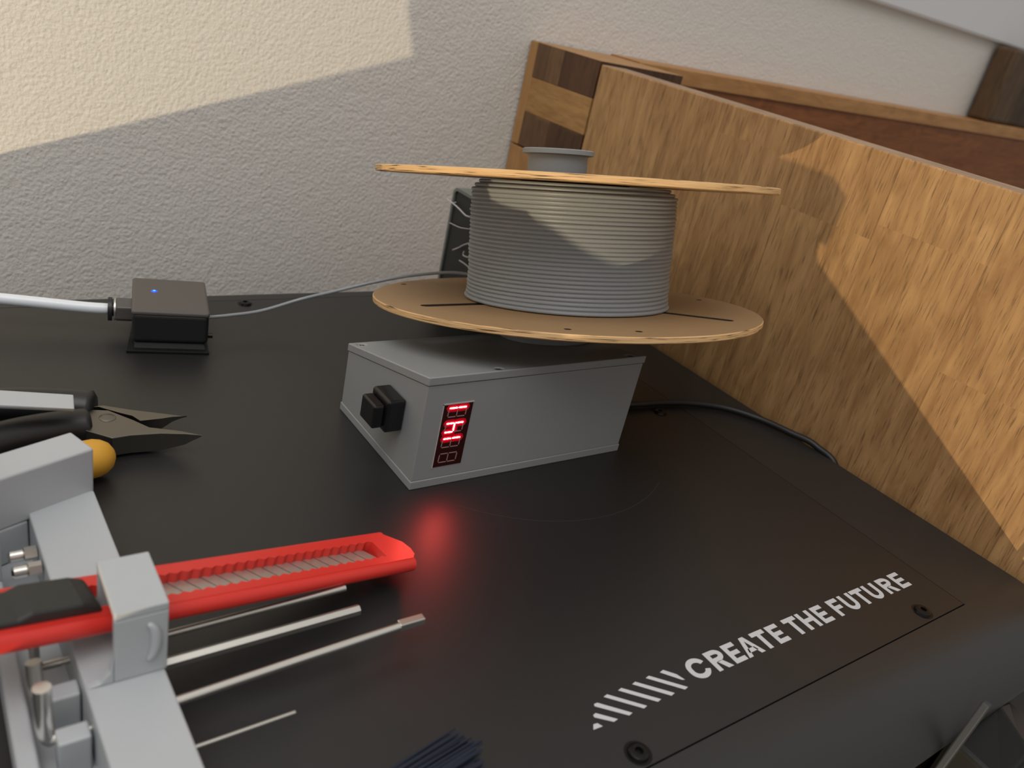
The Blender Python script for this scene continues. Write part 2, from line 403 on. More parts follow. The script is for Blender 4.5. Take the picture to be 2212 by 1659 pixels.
spec_l = [('C', 43.6, 53.0), ('R', 55.0, 62.8), ('E', 64.6, 71.0), ('A', 71.8, 81.2), ('T', 81.3, 89.0), ('E', 90.6, 97.2),
          ('T', 101.2, 109.0), ('H', 110.2, 118.2), ('E', 120.2, 126.8), ('F', 131.4, 138.0), ('U', 139.8, 147.6), ('T', 148.6, 156.6), ('U', 158.0, 166.0), ('R', 169.0, 177.0), ('E', 179.4, 186.6)]
for ch, x0, x1 in spec_l:
    for kind_, *dat in letter(ch, x1-x0):
        if kind_ == 'poly':
            P = [(x0+u, -133.6+v) for u, v in dat[0]]
            hexa(bm, [(x, y, zt0) for x, y in P], [(x, y, zt1) for x, y in P])
        else:
            A_, B_ = dat
            for i in range(len(A_)-1):
                P = [(x0+u, -133.6+v) for u, v in (A_[i], A_[i+1], B_[i+1], B_[i])]
                hexa(bm, [(x, y, zt0) for x, y in P], [(x, y, zt1) for x, y in P])
obj('slogan_lettering', bm, M_print, panel, label='silver bold capitals reading CREATE THE FUTURE')
bars = [[(-4.2, -132.2), (-2.7, -132.4), (-1.8, -134.1), (-5.6, -133.9)], [(-1.9, -129.3), (-0.6, -129.0), (4.8, -134.0), (2.8, -134.3), (-2.1, -130.2)],
        [(1.3, -125.9), (2.7, -125.9), (11.2, -134.1), (9.4, -134.5), (0.9, -126.7)], [(6.4, -124.9), (8.2, -124.5), (18.0, -134.0), (16.2, -134.4)],
        [(13.0, -124.8), (14.8, -124.4), (24.7, -133.9), (22.8, -134.3)], [(19.6, -124.7), (21.4, -124.3), (31.3, -133.9), (29.3, -134.3)],
        [(26.2, -124.6), (28.0, -124.2), (37.9, -133.9), (36.0, -134.3)], [(33.0, -124.7), (35.0, -124.3), (38.3, -127.9), (39.4, -131.0), (38.3, -130.6)]]
bm = bmesh.new()
for b in bars: hexa(bm, [(x, y, zt0) for x, y in b], [(x, y, zt1) for x, y in b])
obj('stripe_logo', bm, M_print, panel, label='row of slanted silver stripes forming a mark')
bm = bmesh.new()
ring = [(cxr+rr_*math.cos(math.radians(a)), cyr+rr_*math.sin(math.radians(a))) for a in range(222, 306, 2)]
for a, b in zip(ring, ring[1:]):
    n_ = Vector((a[0]-cxr, a[1]-cyr)).normalized()*.22
    P = [(a[0]-n_.x, a[1]-n_.y), (a[0]+n_.x, a[1]+n_.y), (b[0]+n_.x, b[1]+n_.y), (b[0]-n_.x, b[1]-n_.y)]
    hexa(bm, [(x, y, .005) for x, y in P], [(x, y, .02) for x, y in P])
obj('scuff_mark', bm, mat('scuff_grey', srgb(42, 42, 44), .45), panel, label='faint curved scuff line')

# ------------------------------------------------------------------ wedge shaped box with display
W_, D_, HF, HB = 122.9, 73.1, 54.7, 35.6
AL = math.atan2(HF-HB, D_)
SY = Vector((0, math.cos(AL), -math.sin(AL))); SN = Vector((0, math.sin(AL), math.cos(AL)))
wb = thing('spool_base_box', (W_/2, D_/2, 0), 'grey wedge-shaped plastic box with red digit display under the filament spool', 'box')
def zt(y, off=0): return HF + (HB-HF)*y/D_ - off
bm = bmesh.new()
def wedge(bm, x0, x1, y0, y1, zb, off):
    hexa(bm, [(x0, y0, zb), (x1, y0, zb), (x1, y1, zb), (x0, y1, zb)], [(x0, y0, zt(y0, off)), (x1, y0, zt(y0, off)), (x1, y1, zt(y1, off)), (x0, y1, zt(y1, off))])
wedge(bm, 0.5, W_-.5, .5, D_-.5, 4.0, 4.2)
box(bm, 0.1, W_-.1, .1, D_-.1, 0, 4.0)
body = obj('body', bm, M_grey, wb, bevel=.35)
bm = bmesh.new()
hexa(bm, [(0, 0, HF-4.0), (W_, 0, HF-4), (W_, D_, HB-4), (0, D_, HB-4)], [(0, 0, HF), (W_, 0, HF), (W_, D_, HB), (0, D_, HB)])
lid = obj('lid', bm, M_grey, wb, bevel=.45)
cuts = []
for sx, sv in ((4.6, 70.5), (36.8, 4.2), (115.2, 3.9), (4.6, 4.2+0), (118, 70)):
    if sx == 4.6 and sv < 10: continue
    O = Vector((sx, 0, HF)) + SY*sv
    c = bmesh.new(); lathe(c, [(0, -1.2), (1.8, -1.2), (3.0, .2), (3.0, 1), (0, 1)], O, X, SY, SN, 32); cuts.append(c)
cut(lid, cuts)
for sx, sv in ((4.6, 70.5), (36.8, 4.2), (115.2, 3.9), (118, 70)):
    O = Vector((sx, 0, HF)) + SY*sv
    bm = bmesh.new(); lathe(bm, [(0, -.35), (1.2, -.35), (2.3, -.75), (2.3, -1.3), (0, -1.3)], O, X, SY, SN, 24)
    f = obj('lid_screw', bm, M_chrome if sx != 36.8 else M_cutter, wb, smooth=True, auto=30)
    bm = bmesh.new()
    box(bm, -1.3, 1.3, -.3, .3, -.34, -.28); box(bm, -.3, .3, -1.3, 1.3, -.34, -.28)
    Mx = Matrix.Translation(O) @ Matrix(((1, 0, 0), (0, SY.y, SN.y), (0, SY.z, SN.z))).to_4x4() @ Matrix.Rotation(.5, 4, 'Z')
    for v in bm.verts: v.co = Mx @ v.co
    obj('cross_recess', bm, M_dark if sx != 36.8 else M_chrome, f)
# display on the front face (y = .5)
yf = 0.5
bm = bmesh.new(); box(bm, 9.9, 24.4, yf-.25, yf+2, 9.8, 40.7)
disp = obj('display', bm, M_lens, wb, label='black four-digit display turned on its side')
bm = bmesh.new()
for a in ((9.45, 9.9, 9.4, 41.1), (9.45, 24.8, 40.7, 41.2)): box(bm, a[0], a[1], yf-.35, yf+1, a[2], a[3])
obj('display_rim', bm, M_rim, disp, label='thin pale edge of the display')
def seg_bm(x0, z0, x1, z1, t, ext=0.0, ya=-.30, yb=-.16):
    bm = bmesh.new(); d = Vector((x1-x0, z1-z0)); d.normalize(); x0 -= d.x*ext; z0 -= d.y*ext; x1 += d.x*ext; z1 += d.y*ext
    L = Vector((x1-x0, z1-z0)).length; nrm = Vector((-d.y, d.x)); k = t/2; k2 = min(k, L/2-.01)
    P = [(0, 0), (k2*.35, k*.75), (k2, k), (L-k2, k), (L-k2*.35, k*.75), (L, 0), (L-k2*.35, -k*.75), (L-k2, -k), (k2, -k), (k2*.35, -k*.75)] if ext else [(0, 0), (k, k), (L-k, k), (L, 0), (L-k, -k), (k, -k)]
    P = [(x0+d.x*a+nrm.x*b, z0+d.y*a+nrm.y*b) for a, b in P]
    hexa(bm, [(x, yf+ya, z) for x, z in P], [(x, yf+yb, z) for x, z in P]); return bm
lit = {0: {'tl', 'tr'}, 1: {'tl', 'tr', 'm', 'bl'}, 2: {'tl', 'tr'}, 3: set()}
for d in range(4):
    z1 = 38.9-7.55*d; z0 = z1-4.3; sh = -.1*d
    xt = (12.7+sh, 17.0+sh, 21.5+sh); xb = (12.45+sh, 16.85+sh, 21.3+sh)
    sg = {'tl': (xt[0]+.15, z1, xt[1]-.2, z1-.05), 'tr': (xt[1]+.2, z1-.05, xt[2]-.1, z1-.1), 'bl': (xb[0]+.2, z0, xb[1]-.15, z0-.05), 'br': (xb[1]+.2, z0-.05, xb[2]-.15, z0-.1),
          'l': (xb[0], z0+.35, xt[0], z1-.35), 'm': (xb[1]+.02, z0+.3, xt[1], z1-.35), 'r': (xb[2], z0+.25, xt[2], z1-.4)}
    for k, (a, b, c, e) in sg.items():
        on = k in lit[d]
        if on:
            n_g = d*7+len(k)+ord(k[0])%5
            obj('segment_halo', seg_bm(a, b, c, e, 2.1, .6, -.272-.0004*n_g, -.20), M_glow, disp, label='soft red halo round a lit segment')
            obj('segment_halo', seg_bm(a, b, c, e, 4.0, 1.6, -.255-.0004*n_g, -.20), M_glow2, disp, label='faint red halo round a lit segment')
        obj('segment', seg_bm(a, b, c, e, .58 if on else .5, 0, -.33), M_on if on else M_off, disp, label='glowing red segment' if on else 'unlit pale segment')
# black push-button block on the left face
bm = bmesh.new()
box(bm, -8.2, 0.4, 14.3, 29.8, 21.3, 36.6)
bt = obj('rocker_switch', bm, M_btn, wb, bevel=1.2, seg=3, label='black square plug block on the left side')
bm = bmesh.new(); box(bm, -13.4, -8.3, 16.3, 28.6, 23.0, 34.0); obj('plug_cap', bm, M_btn, bt, bevel=1.0, seg=3)

# hub standing on the lid, through the hole of the spool
C2 = Vector((112.28, 54.81, 60.78))                     # centre of the lower flange's upper face
HO = C2 + X*(-7.6) + SY*5.6
hub = thing('spool_hub', HO - SN*19.6, 'grey plastic hub tube poking up through the hole of the filament spool', 'hub')
bm = bmesh.new()
lathe(bm, [(13.0, -18), (15.0, -18), (15.0, 72), (15.4, 73), (17.9, 73.6), (18.1, 75.6), (17.4, 76.0), (13.0, 76.0)], HO, X, SY, SN, 72, closed=True)
obj('hub_tube', bm, M_grey, hub, smooth=True, auto=35)
bm = bmesh.new(); lathe(bm, [(13.2, -19.6), (24, -19.6), (24, -14), (26, -3.4), (13.2, -3.4)], HO, X, SY, SN, 72, closed=True)
obj('turntable', bm, M_grey, hub, smooth=True, auto=35)

# ------------------------------------------------------------------ filament spool
sp_ = thing('filament_spool', C2-SN*3, 'cardboard spool wound with grey filament, tilted on top of the grey box', 'spool')
def flange(hb, name):
    bm = bmesh.new()
    lathe(bm, [(26, hb), (99.6, hb), (100, hb+.4), (100, hb+2.6), (99.6, hb+3), (26, hb+3)], C2, X, SY, SN, 160, closed=True)
    for f in bm.faces:
        hs = [(v.co-C2).dot(SN) for v in f.verts]
        f.material_index = 1 if max(hs)-min(hs) > .2 else 0
    return obj(name, bm, [M_flange, M_ply, M_burnt], sp_, smooth=True, auto=30)
lowf = flange(-3, 'flange')
cuts = []
def slotc(a0, r0, r1, wd):
    c = bmesh.new(); d = X*math.cos(a0)+SY*math.sin(a0); n_ = X*-math.sin(a0)+SY*math.cos(a0)
    P = [(r0+wd/2*math.cos(math.radians(t)), wd/2*math.sin(math.radians(t))) for t in range(90, 271, 30)] + [(r1+wd/2*math.cos(math.radians(t)), wd/2*math.sin(math.radians(t))) for t in range(-90, 91, 30)]
    prism(c, P, C2-SN*5, d, n_, SN, 8, 2); return c
cuts.append(slotc(math.radians(177), 45, 82, 6.0)); cuts.append(slotc(math.radians(-60.5), 45, 84, 5.6)); cuts.append(slotc(math.radians(58), 45, 84, 5.6))
for u, v in ((-54, 76.9), (-55.8, -68), (86.4, -15.3), (28.1, -82.3*1.0), (-28.1, -82.3), (-88, -20)):
    if (u, v) in ((28.1, -82.3), (-88, -20)): continue
    c = bmesh.new(); lathe(c, [(0, -5), (1.7, -5), (1.7, 3), (0, 3)], C2+X*u+SY*v, X, SY, SN, 14, mi=2); cuts.append(c)
cut(lowf, cuts)
flange(60.3, 'flange')
bm = bmesh.new(); lathe(bm, [(25.4, -3), (27.4, -3), (27.4, 63.3), (25.4, 63.3)], C2, X, SY, SN, 64, closed=True)
obj('core_tube', bm, M_flange, sp_, smooth=True, auto=30)
bm = bmesh.new()
pitch = 1.98; nrow = 30; prof = []
rows = [0.3+pitch*(i+.5) for i in range(nrow)]
for i, h in enumerate(rows):
    R0 = 51.4 + random.uniform(-.18, .18)
    if i == 0: R0 = 52.5
    if i == 1: R0 = 51.9
    if i >= nrow-2: R0 = 49.8 - (i-(nrow-2))*2.2
    for t in range(-80, 81, 20): prof.append((R0+.93*math.cos(math.radians(t)), h+.93*math.sin(math.radians(t))))
prof = [(28, prof[0][1])] + prof + [(28, prof[-1][1])]
N_ = 128; ringsv = []
for r, h in prof:
    rg = []
    for k in range(N_):
        a = 2*math.pi*k/N_
        wob = .22*math.sin(a*2+h*.35)+.12*math.sin(5*a+h)
        tilt = .9*math.sin(a+2.6)*(0 if h < 4 or h > 57 else min(1, (h-4)/6)*min(1, (57-h)/6)) if r > 30 else 0
        rg.append(bm.verts.new(C2+SN*(h+tilt*.5)+(X*math.cos(a)+SY*math.sin(a))*(r+(wob*.6 if r > 30 else 0))))
    ringsv.append(rg)
for a, b in list(zip(ringsv, ringsv[1:]))+[(ringsv[-1], ringsv[0])]:
    for k in range(N_): bm.faces.new((a[k], a[(k+1) % N_], b[(k+1) % N_], b[k]))
wind = obj('filament_winding', bm, M_fil, sp_, smooth=True, label='grey filament wound in tight even turns')
# loose end running to the sensor
FIL = [(-40.2, 157.8, 13.2), (-28, 161.5, 12.0), (-8.0, 165, 12.4), (14.6, 165, 18.6), (29, 155, 27), (49, 146, 36), (69, 138, 43), (88, 126, 49), (101, 112, 51), (112, 103.5, 50)]
bm = bmesh.new(); tube(bm, spline(FIL, 10), .9, 12); obj('filament_strand', bm, M_fil, sp_, smooth=True, label='loose grey strand running from the winding to the sensor')
bm = bmesh.new()

# ------------------------------------------------------------------ filament sensor
ya = math.radians(-13); Ux = Vector((math.cos(ya), math.sin(ya), 0)); Uy = Vector((-math.sin(ya), math.cos(ya), 0)); SO = Vector((-77.4, 153.0, 0))
def sbox(bm, u0, u1, v0, v1, z0, z1): return hexa(bm, [SO+Ux*u+Uy*v+Z*z0 for u, v in ((u0, v0), (u1, v0), (u1, v1), (u0, v1))], [SO+Ux*u+Uy*v+Z*z1 for u, v in ((u0, v0), (u1, v0), (u1, v1), (u0, v1))])
sn = thing('filament_sensor', SO+Ux*18+Uy*22, 'small charcoal sensor box with a blue light by the back wall', 'sensor')
bm = bmesh.new(); sbox(bm, 0, 36, 0, 44, 3.4, 19.4); b_ = obj('sensor_body', bm, M_blk, sn, bevel=2.2, seg=4)
bm = bmesh.new(); sbox(bm, -.3, 36.3, -.3, 44.3, 18.2, 21.2); l_ = obj('sensor_lid', bm, M_sens, sn, bevel=1.4, seg=4, label='smooth charcoal lid')
bm = bmesh.new(); hexa(bm, [SO+Ux*u+Uy*v+Z*.05 for u, v in ((-2.5, -5), (36.5, -5), (36, 30), (0, 30))], [SO+Ux*u+Uy*v+Z*1.5 for u, v in ((-2.5, -5), (36.5, -5), (36, 30), (0, 30))])
hexa(bm, [SO+Ux*u+Uy*v+Z*1.5 for u, v in ((1, -2), (35, -2), (35, 28), (1, 28))], [SO+Ux*u+Uy*v+Z*4 for u, v in ((1.5, 2), (34, 2), (34, 28), (1.5, 28))])
obj('sensor_foot', bm, M_feed, sn, bevel=.4, label='thin black mounting plate')
bm = bmesh.new(); lathe(bm, [(0, 0), (1.5, 0), (1.5, .5), (0, .9)], SO+Ux*10.3+Uy*26+Z*20.7, Ux, Uy, Z, 20); ld_ = obj('led', bm, M_led, sn, smooth=True, label='small glowing blue light')
for q in (-.35, .35):
    bm = bmesh.new(); c_ = SO+Ux*10.3+Uy*(26+q)+Z*21.5; hexa(bm, [c_+Ux*a+Uy*b for a, b in ((-.5, -.12), (.5, -.12), (.5, .12), (-.5, .12))], [c_+Ux*a+Uy*b+Z*.14 for a, b in ((-.5, -.12), (.5, -.12), (.5, .12), (-.5, .12))]); obj('led_die', bm, M_ledc, ld_)
FO = SO+Uy*19+Z*13
bm = bmesh.new(); tube(bm, [FO+Ux*.5, FO-Ux*7.6], 6.5, 6, rot=.5); ft = obj('hex_fitting', bm, M_sens, sn, bevel=.6)
bm = bmesh.new(); tube(bm, [FO-Ux*7.6, FO-Ux*8.4], 5.8, 32); obj('fitting_ring', bm, M_steel, ft, smooth=True, auto=30, label='thin brass-coloured ring')
bm = bmesh.new(); tube(bm, [FO-Ux*8.4, FO-Ux*9.3, FO-Ux*9.3, FO-Ux*11.2], [3.6, 3.6, 6.0, 6.0], 32); obj('release_collet', bm, M_blk, ft, smooth=True, auto=30, label='black release collar')
bm = bmesh.new(); tube(bm, [SO+Ux*36+Uy*6+Z*6, SO+Ux*38.5+Uy*6+Z*6], 1.3, 12); obj('side_screw', bm, M_screw, sn, smooth=True, auto=30)
TB = [FO-Ux*11.3, FO-Ux*24+Z*.2+Uy*.5, FO-Ux*60+Z*1.5+Uy*3, FO-Ux*110+Z*1.5+Uy*8]
bm = bmesh.new(); tube(bm, spline(TB, 8), [2.75]*25, 24)
tag(obj('feed_tube', bm, M_ptfe, smooth=True, auto=40), 'white plastic feed tube plugged into the left side of the sensor box', 'tube')

# ------------------------------------------------------------------ dark hook box behind the spool
hk = thing('storage_holder', (145, 188, 0), 'dark plastic holder with rounded top standing behind the filament spool', 'holder')
rc = [(204.5-5*(1-math.cos(math.radians(a))), 73.0+5*math.sin(math.radians(a))) for a in range(0, 91, 15)]
out_ = [(204.5, .05)] + rc + [(158, 78), (158, .05)]
inn = [(202.6, 2.0)] + [(202.6-3.6*(1-math.cos(math.radians(a))), 72.6+3.5*math.sin(math.radians(a))) for a in range(0, 91, 15)] + [(160, 76.1), (160, 2.0)]
bm = bmesh.new()
for i in range(len(out_)):
    k = (i+1) % len(out_)
    P = [out_[i], out_[k], inn[k], inn[i]]
    hexa(bm, [(129, y, z) for y, z in P], [(164, y, z) for y, z in P])
obj('holder_shell', bm, M_hook, hk, smooth=True, auto=40)
bm = bmesh.new(); hexa(bm, [(130.2, y, z) for y, z in inn], [(131.2, y, z) for y, z in inn]); obj('holder_panel', bm, M_hookin, hk)
def wisp(pts, r):
    bm = bmesh.new(); tube(bm, spline([(x, y, z) for x, y, z in pts], 6), r, 8); obj('string_end', bm, M_wisp, hk, smooth=True)
wisp([(127.5, 208.1, 67.9), (127.5, 200.5, 67.7), (127.8, 192.6, 66.6), (128, 185.8, 65.2), (128, 181.6, 65.1), (130.4, 172, 66.6)], .5)
wisp([(127.5, 200.5, 67.7), (127.5, 196.9, 69.4)], .35)
wisp([(128.5, 201.3, 54.1), (128, 196, 54.7), (128, 188.7, 55.4), (128, 181.8, 56.9), (130.4, 170, 60)], .3)
wisp([(127.5, 190.5, 39.1), (127.5, 184.3, 42.9), (127.8, 179.2, 46.7), (130.4, 168, 54)], .5)
wisp([(128, 177.9, 42.9), (127.6, 177.5, 40.5), (127.6, 172.9, 40.8), (130.4, 167, 42)], .5)
wisp([(127.5, 180.6, 35.6), (127.8, 175.4, 35.6), (128.2, 171, 35.2), (130.4, 165, 34)], .5)

# ------------------------------------------------------------------ power cable
bm = bmesh.new()
CB = [(123.2, 40, 6), (134, 40, 4), (150, 38.5, 2.6), (169.4, 35.5, 2.4), (190.2, 32.8, 2.4), (208.9, 27.5, 2.4), (227, 17.5, 2.4), (239.5, 1.5, 2.4), (246, -17, 2.6), (251.0, -33, 1.8), (253.4, -50, -8), (253.4, -60, -60)]
tube(bm, spline(CB, 10), 1.95, 16)
tag(obj('power_cable', bm, M_cable, smooth=True), 'black cable curving from the grey box over the printer edge by the wood', 'cable')

# ------------------------------------------------------------------ oak bed frame
bed = thing('bed_frame', (300, 40, -760), 'oak bed frame beside the printer with thick side board and corner joint', 'bed')
BX = 257.0
bm = bmesh.new(); box(bm, BX, BX+25, -176.5, 237.2, -420, 164.6)
for f in bm.faces:
    if f.calc_center_median().z > 164: f.material_index = 1
obj('side_board', bm, [M_oak, M_oaktop], bed, bevel=1.2, seg=3, label='light oak side board with vertical grain')
bm = bmesh.new()
y0, y1 = 238.8, 327.4
G = .15
def blk(a, b, c, d, mi, dx=0.0): box(bm, BX-dx, BX+88, a, b, c, d, mi)
blk(317.0, y1, 86, 166.6, 0)
blk(y0, 282, 140, 166.6, 2); blk(282, 317.0, 140, 166.6, 1)
blk(y0, 317.0, 113, 140, 3)
blk(y0, 267, 86, 113, 2); blk(267, 281, 86, 113, 2); blk(281, 317.0, 86, 113, 1)
for f in bm.faces:
    if f.calc_center_median().z > 166.5: f.material_index = 0
obj('corner_post', bm, [M_strip, M_dk1, M_dk2, M_lt], bed, bevel=.5, label='corner joint of light and dark oak blocks')
bm = bmesh.new(); box(bm, BX, BX+88, 238.8, y1, -420, 84.8); obj('corner_leg', bm, M_strip, bed, bevel=.8)
bm = bmesh.new()
def zb(x): return 166.8+(x-257)*.0112
x0, x1 = BX+88.2, 1500
hexa(bm, [(x0, 292, -420), (x1, 292, -420), (x1, 329.5, -420), (x0, 329.5, -420)], [(x0, 292, zb(x0)), (x1, 292, zb(x1)), (x1, 329.5, zb(x1)), (x0, 329.5, zb(x0))])
bm.faces.ensure_lookup_table()
for f in bm.faces:
    if f.calc_center_median().z > 160: f.material_index = 1
obj('back_board', bm, [M_oakback, M_oakbt], bed, bevel=1.0, label='reddish brown back board along the wall')
bm = bmesh.new(); hexa(bm, [(x0, 290, zb(x0)-13), (x1, 290, zb(x1)-15), (x1, 291.9, zb(x1)-15), (x0, 291.9, zb(x0)-13)], [(x0, 290, zb(x0)), (x1, 290, zb(x1)), (x1, 291.9, zb(x1)), (x0, 291.9, zb(x0))])
obj('edge_band', bm, M_oakbt, bed, bevel=.6, label='lighter strip along the top of the back board')
bm = bmesh.new(); box(bm, 968, 1130, 296, 326, 175.0, 264)
obj('head_post', bm, M_walnut, bed, bevel=5, seg=3, label='dark brown post rising above the back board')

# ------------------------------------------------------------------ tool rack in the foreground
rk = thing('tool_rack', (-135, -60, 0), 'pale grey printed tool rack with ribs and a clip, lying at the left', 'rack')
bm = bmesh.new()
box(bm, -155.8, -119.8, -175, 8, .1, 3.5); box(bm, -163, -156, -19, 8, .1, 3.5)                      # floor plate
hexa(bm, [(-136.2, -175, 3.6), (-118.3, -175, 3.6), (-121.2, 7.5, 3.6), (-141.6, 7.5, 3.6)], [(-136.2, -175, 20), (-118.3, -175, 20), (-121.2, 7.5, 20), (-141.6, 7.5, 20)])   # long wide bar
rb = obj('rack_bar', bm, M_rack, rk, bevel=.7, seg=3)
bm = bmesh.new(); box(bm, -155.8, -151.0, -175, -20, 3.6, 12); box(bm, -163, -158.2, -19, 86, .1, 24); box(bm, -158.1, -151, -19.8, -14, 3.6, 24); obj('rack_wall', bm, M_rack, rk, bevel=1.0, seg=3)
def zpt(z, *u): return [(a, b, z) for a, b in u]
bm = bmesh.new()
for yy, x0_ in ((-76.0, -147), (-90.5, -147), (-106.0, -149.5)):
    box(bm, x0_, -139.6, yy-.0, yy+5.5, 3.6, 16)
box(bm, -151, -139, -175, -124, 3.6, 15)
for i in range(1): pass
obj('rack_rib', bm, M_rack, rk, bevel=.6, seg=2)
# block at the far end: turned beam
ang = math.radians(21); bu = Vector((math.cos(ang), math.sin(ang), 0)); bv = Vector((-math.sin(ang), math.cos(ang), 0)); BO = Vector((-121.0, 7.6, 0))
def bb(bm, u0, u1, v0, v1, z0, z1): hexa(bm, [BO+bu*u+bv*v+Z*z0 for u, v in ((u0, v0), (u1, v0), (u1, v1), (u0, v1))], [BO+bu*u+bv*v+Z*z1 for u, v in ((u0, v0), (u1, v0), (u1, v1), (u0, v1))])
bm = bmesh.new(); bb(bm, -44, 0, 0, 13.2, 17.5, 36.5); bb(bm, -44, -22, 0, 13.2, 3.6, 17.5); obj('rack_crossbeam', bm, M_rack, rk, bevel=.8, seg=3)
bm = bmesh.new(); hexa(bm, [(-119.0, 56, 23), (-118, 68, 23), (-166, 84, 23), (-166, 71.5, 23)], [(-119.0, 55, 25), (-117.4, 66, 25), (-166, 84, 25), (-166, 71.5, 25)]); obj('rack_arm', bm, M_rack, rk, bevel=.5)
# clip over the knife
bm = bmesh.new()
box(bm, -132.4, -119.4, -79.6, -58.0, 40.6, 43.2)            # roof
box(bm, -132.4, -119.4, -79.6, -77.2, 20.05, 40.6)           # front wall
box(bm, -132.4, -119.8, -60.0, -58.0, 20.05, 40.6)
prism(bm, [(0, 0), (0, 9), (-1.0, 4), (-3.2, 1), (-6.5, 0)], (-132.4, -79.6, 20.05), X, Z, Y, 2.4)
cl = obj('rack_clip', bm, M_rack, rk, bevel=.6, seg=3)
bm = bmesh.new()
arc = [(-125.0+4.6*math.sin(math.radians(a))*.55, 31.5+6.2*math.cos(math.radians(a))) for a in range(10, 171, 16)]
tube(bm, [(x, -79.9, z) for x, z in arc], [.5+1.0*math.sin(math.pi*i/(len(arc)-1)) for i in range(len(arc))], 12)
obj('clip_tab', bm, M_rack, cl, smooth=True, label='small curved nub on the clip')

# ------------------------------------------------------------------ snap-off knife
KT = Vector((-25.5, -42.2, 9.6)); KE = Vector((-168.0, -64.6, 39.8))
ku = (KE-KT).normalized(); kl = (KE-KT).length
kv = Vector((-ku.y, ku.x, 0)).normalized()                    # across the body
if kv.y > 0: kv = -kv                                         # towards the viewer
kn = ku.cross(kv).normalized(); kn = kn if kn.z > 0 else -kn
kf = thing('utility_knife', (KT.x-60, KT.y-10, 0), 'red snap-off utility knife held in the clip of the grey rack', 'knife')
hw, th = 8.4, 5.6
bm = bmesh.new()
s0, s1, sw = 13.0, kl-2, 3.9
def kp(P, t0=0.0, t1=th): prism(bm, P, KT-kn*th, ku, kv, kn, th)
# nose
kp([(0, 3.0), (.6, -1.5), (5.6, -hw+.6), (8.5, -hw), (s0, -hw), (s0, hw), (3.0, hw), (.8, hw-2)])
# rails with teeth

n_t = 36; L_ = s1-s0; st = L_/n_t
up = [(s0, -hw), (s1, -hw)] ; inner = []
for i in range(n_t):
    a = s0+i*st; inner += [(a, -sw), (a+st*.5, -sw-.9)]
inner.append((s1, -sw))
for (a, b) in zip(inner, inner[1:]):
    kp([(a[0], -hw), (b[0], -hw), b, a])
    kp([(a[0], 9.2+a[1]), (b[0], 9.2+b[1]), (b[0], hw), (a[0], hw)])
kp([(s1, -hw), (kl, -hw), (kl, hw), (s1, hw)])
bmesh.ops.remove_doubles(bm, verts=bm.verts, dist=.01)
kb = obj('knife_body', bm, M_red, kf)
bm = bmesh.new()
# rounded side rolls
for sgn in (-1, 1):
    tube(bm, [KT+ku*(5 if sgn < 0 else 2.5)+kv*(sgn*(hw-.2))-kn*(th/2), KT+ku*kl+kv*(sgn*(hw-.2))-kn*(th/2)], th/2-.1, 20)
obj('knife_edge_roll', bm, M_red, kb, smooth=True, auto=50)
bm = bmesh.new()
prism(bm, [(s0+3.2, -4.6), (s1-20, -4.6), (s1-20, 4.6), (s0-1.5, 4.6)], KT-kn*3.9, ku, kv, kn, .6)
bl = obj('blade', bm, M_blade, kf, label='grey scored steel blade inside the slot')
bm = bmesh.new()
xx = s0+8
while xx < s1-24:
    prism(bm, [(xx, -4.5), (xx+.35, -4.5), (xx-4.6, 4.5), (xx-4.95, 4.5)], KT-kn*3.32, ku, kv, kn, .05); xx += 5.2
obj('snap_line', bm, M_cutter, bl)
bm = bmesh.new()
sl0 = 111.0
prism(bm, [(0, -.5), (2.0, 2.2), (6, 3.4), (18, 3.4), (21, 1.8), (34, 1.8), (40, -.5)], KT+ku*sl0+kv*(-5.8), ku, kn, kv, 12.6)
obj('slider', bm, M_slider, kf, bevel=.9, seg=3, label='dark grey thumb slider')

# ------------------------------------------------------------------ rods (hex keys and drivers) through the rack
def rod(name, pts, r, n, M, label, cat, tip=None, group=None, smooth=True, rot=0):
    t = thing(name, (pts[0][0], pts[0][1], 0), label, cat, group)
    bm = bmesh.new(); tube(bm, pts, r, n, rot=rot); obj('shaft', bm, M, t, smooth=smooth, auto=35)
    return t
t = rod('hex_key', [(-141.5, -59.3, 12), (-119.8, -59.2, 12), (-57.7, -59.0, 12)], 1.1, 20, M_steel, 'dull thin steel rod nearest the red knife, shortest of the three thick rods', 'tool')
bm = bmesh.new(); tube(bm, [(-141.6, -59.3, 12), (-146.2, -59.3, 12), (-147.8, -59.6, 13.6), (-148, -60.5, 23)], 1.3, 16); obj('short_arm', bm, M_steel, t, smooth=True, auto=35)
t = rod('hex_key', [(-141.5, -70.6, 12), (-119.8, -70.3, 12), (-57.8, -70.0, 12)], 1.75, 6, M_steel, 'six-sided steel key between the thin rod and the long rod', 'tool', smooth=False, rot=.5)
bm = bmesh.new(); tube(bm, spline([(-141.6, -70.6, 12), (-146.3, -70.5, 12), (-148.6, -69.8, 14.5), (-149, -67.5, 22.5)], 5), 1.9, 16); obj('short_arm', bm, M_steel, t, smooth=True, auto=35)
t = rod('hex_key', [(-141.5, -85.0, 12.2), (-119.8, -84.4, 12), (-48.5, -81.0, 11.3)], 1.35, 24, M_chrome, 'long polished steel rod with a flat chisel tip, longest in the rack', 'tool')
bm = bmesh.new(); hexa(bm, [(-48.8, -82.2, 9.9), (-39.4, -82.2, 9.9), (-39.4, -79.2, 9.9), (-48.8, -79.2, 9.9)], [(-48.8, -82.2, 12.6), (-39.4, -82.0, 12.4), (-39.4, -79.2, 12.4), (-48.8, -79.2, 12.6)]); obj('flat_tip', bm, M_steel, t, bevel=.4)
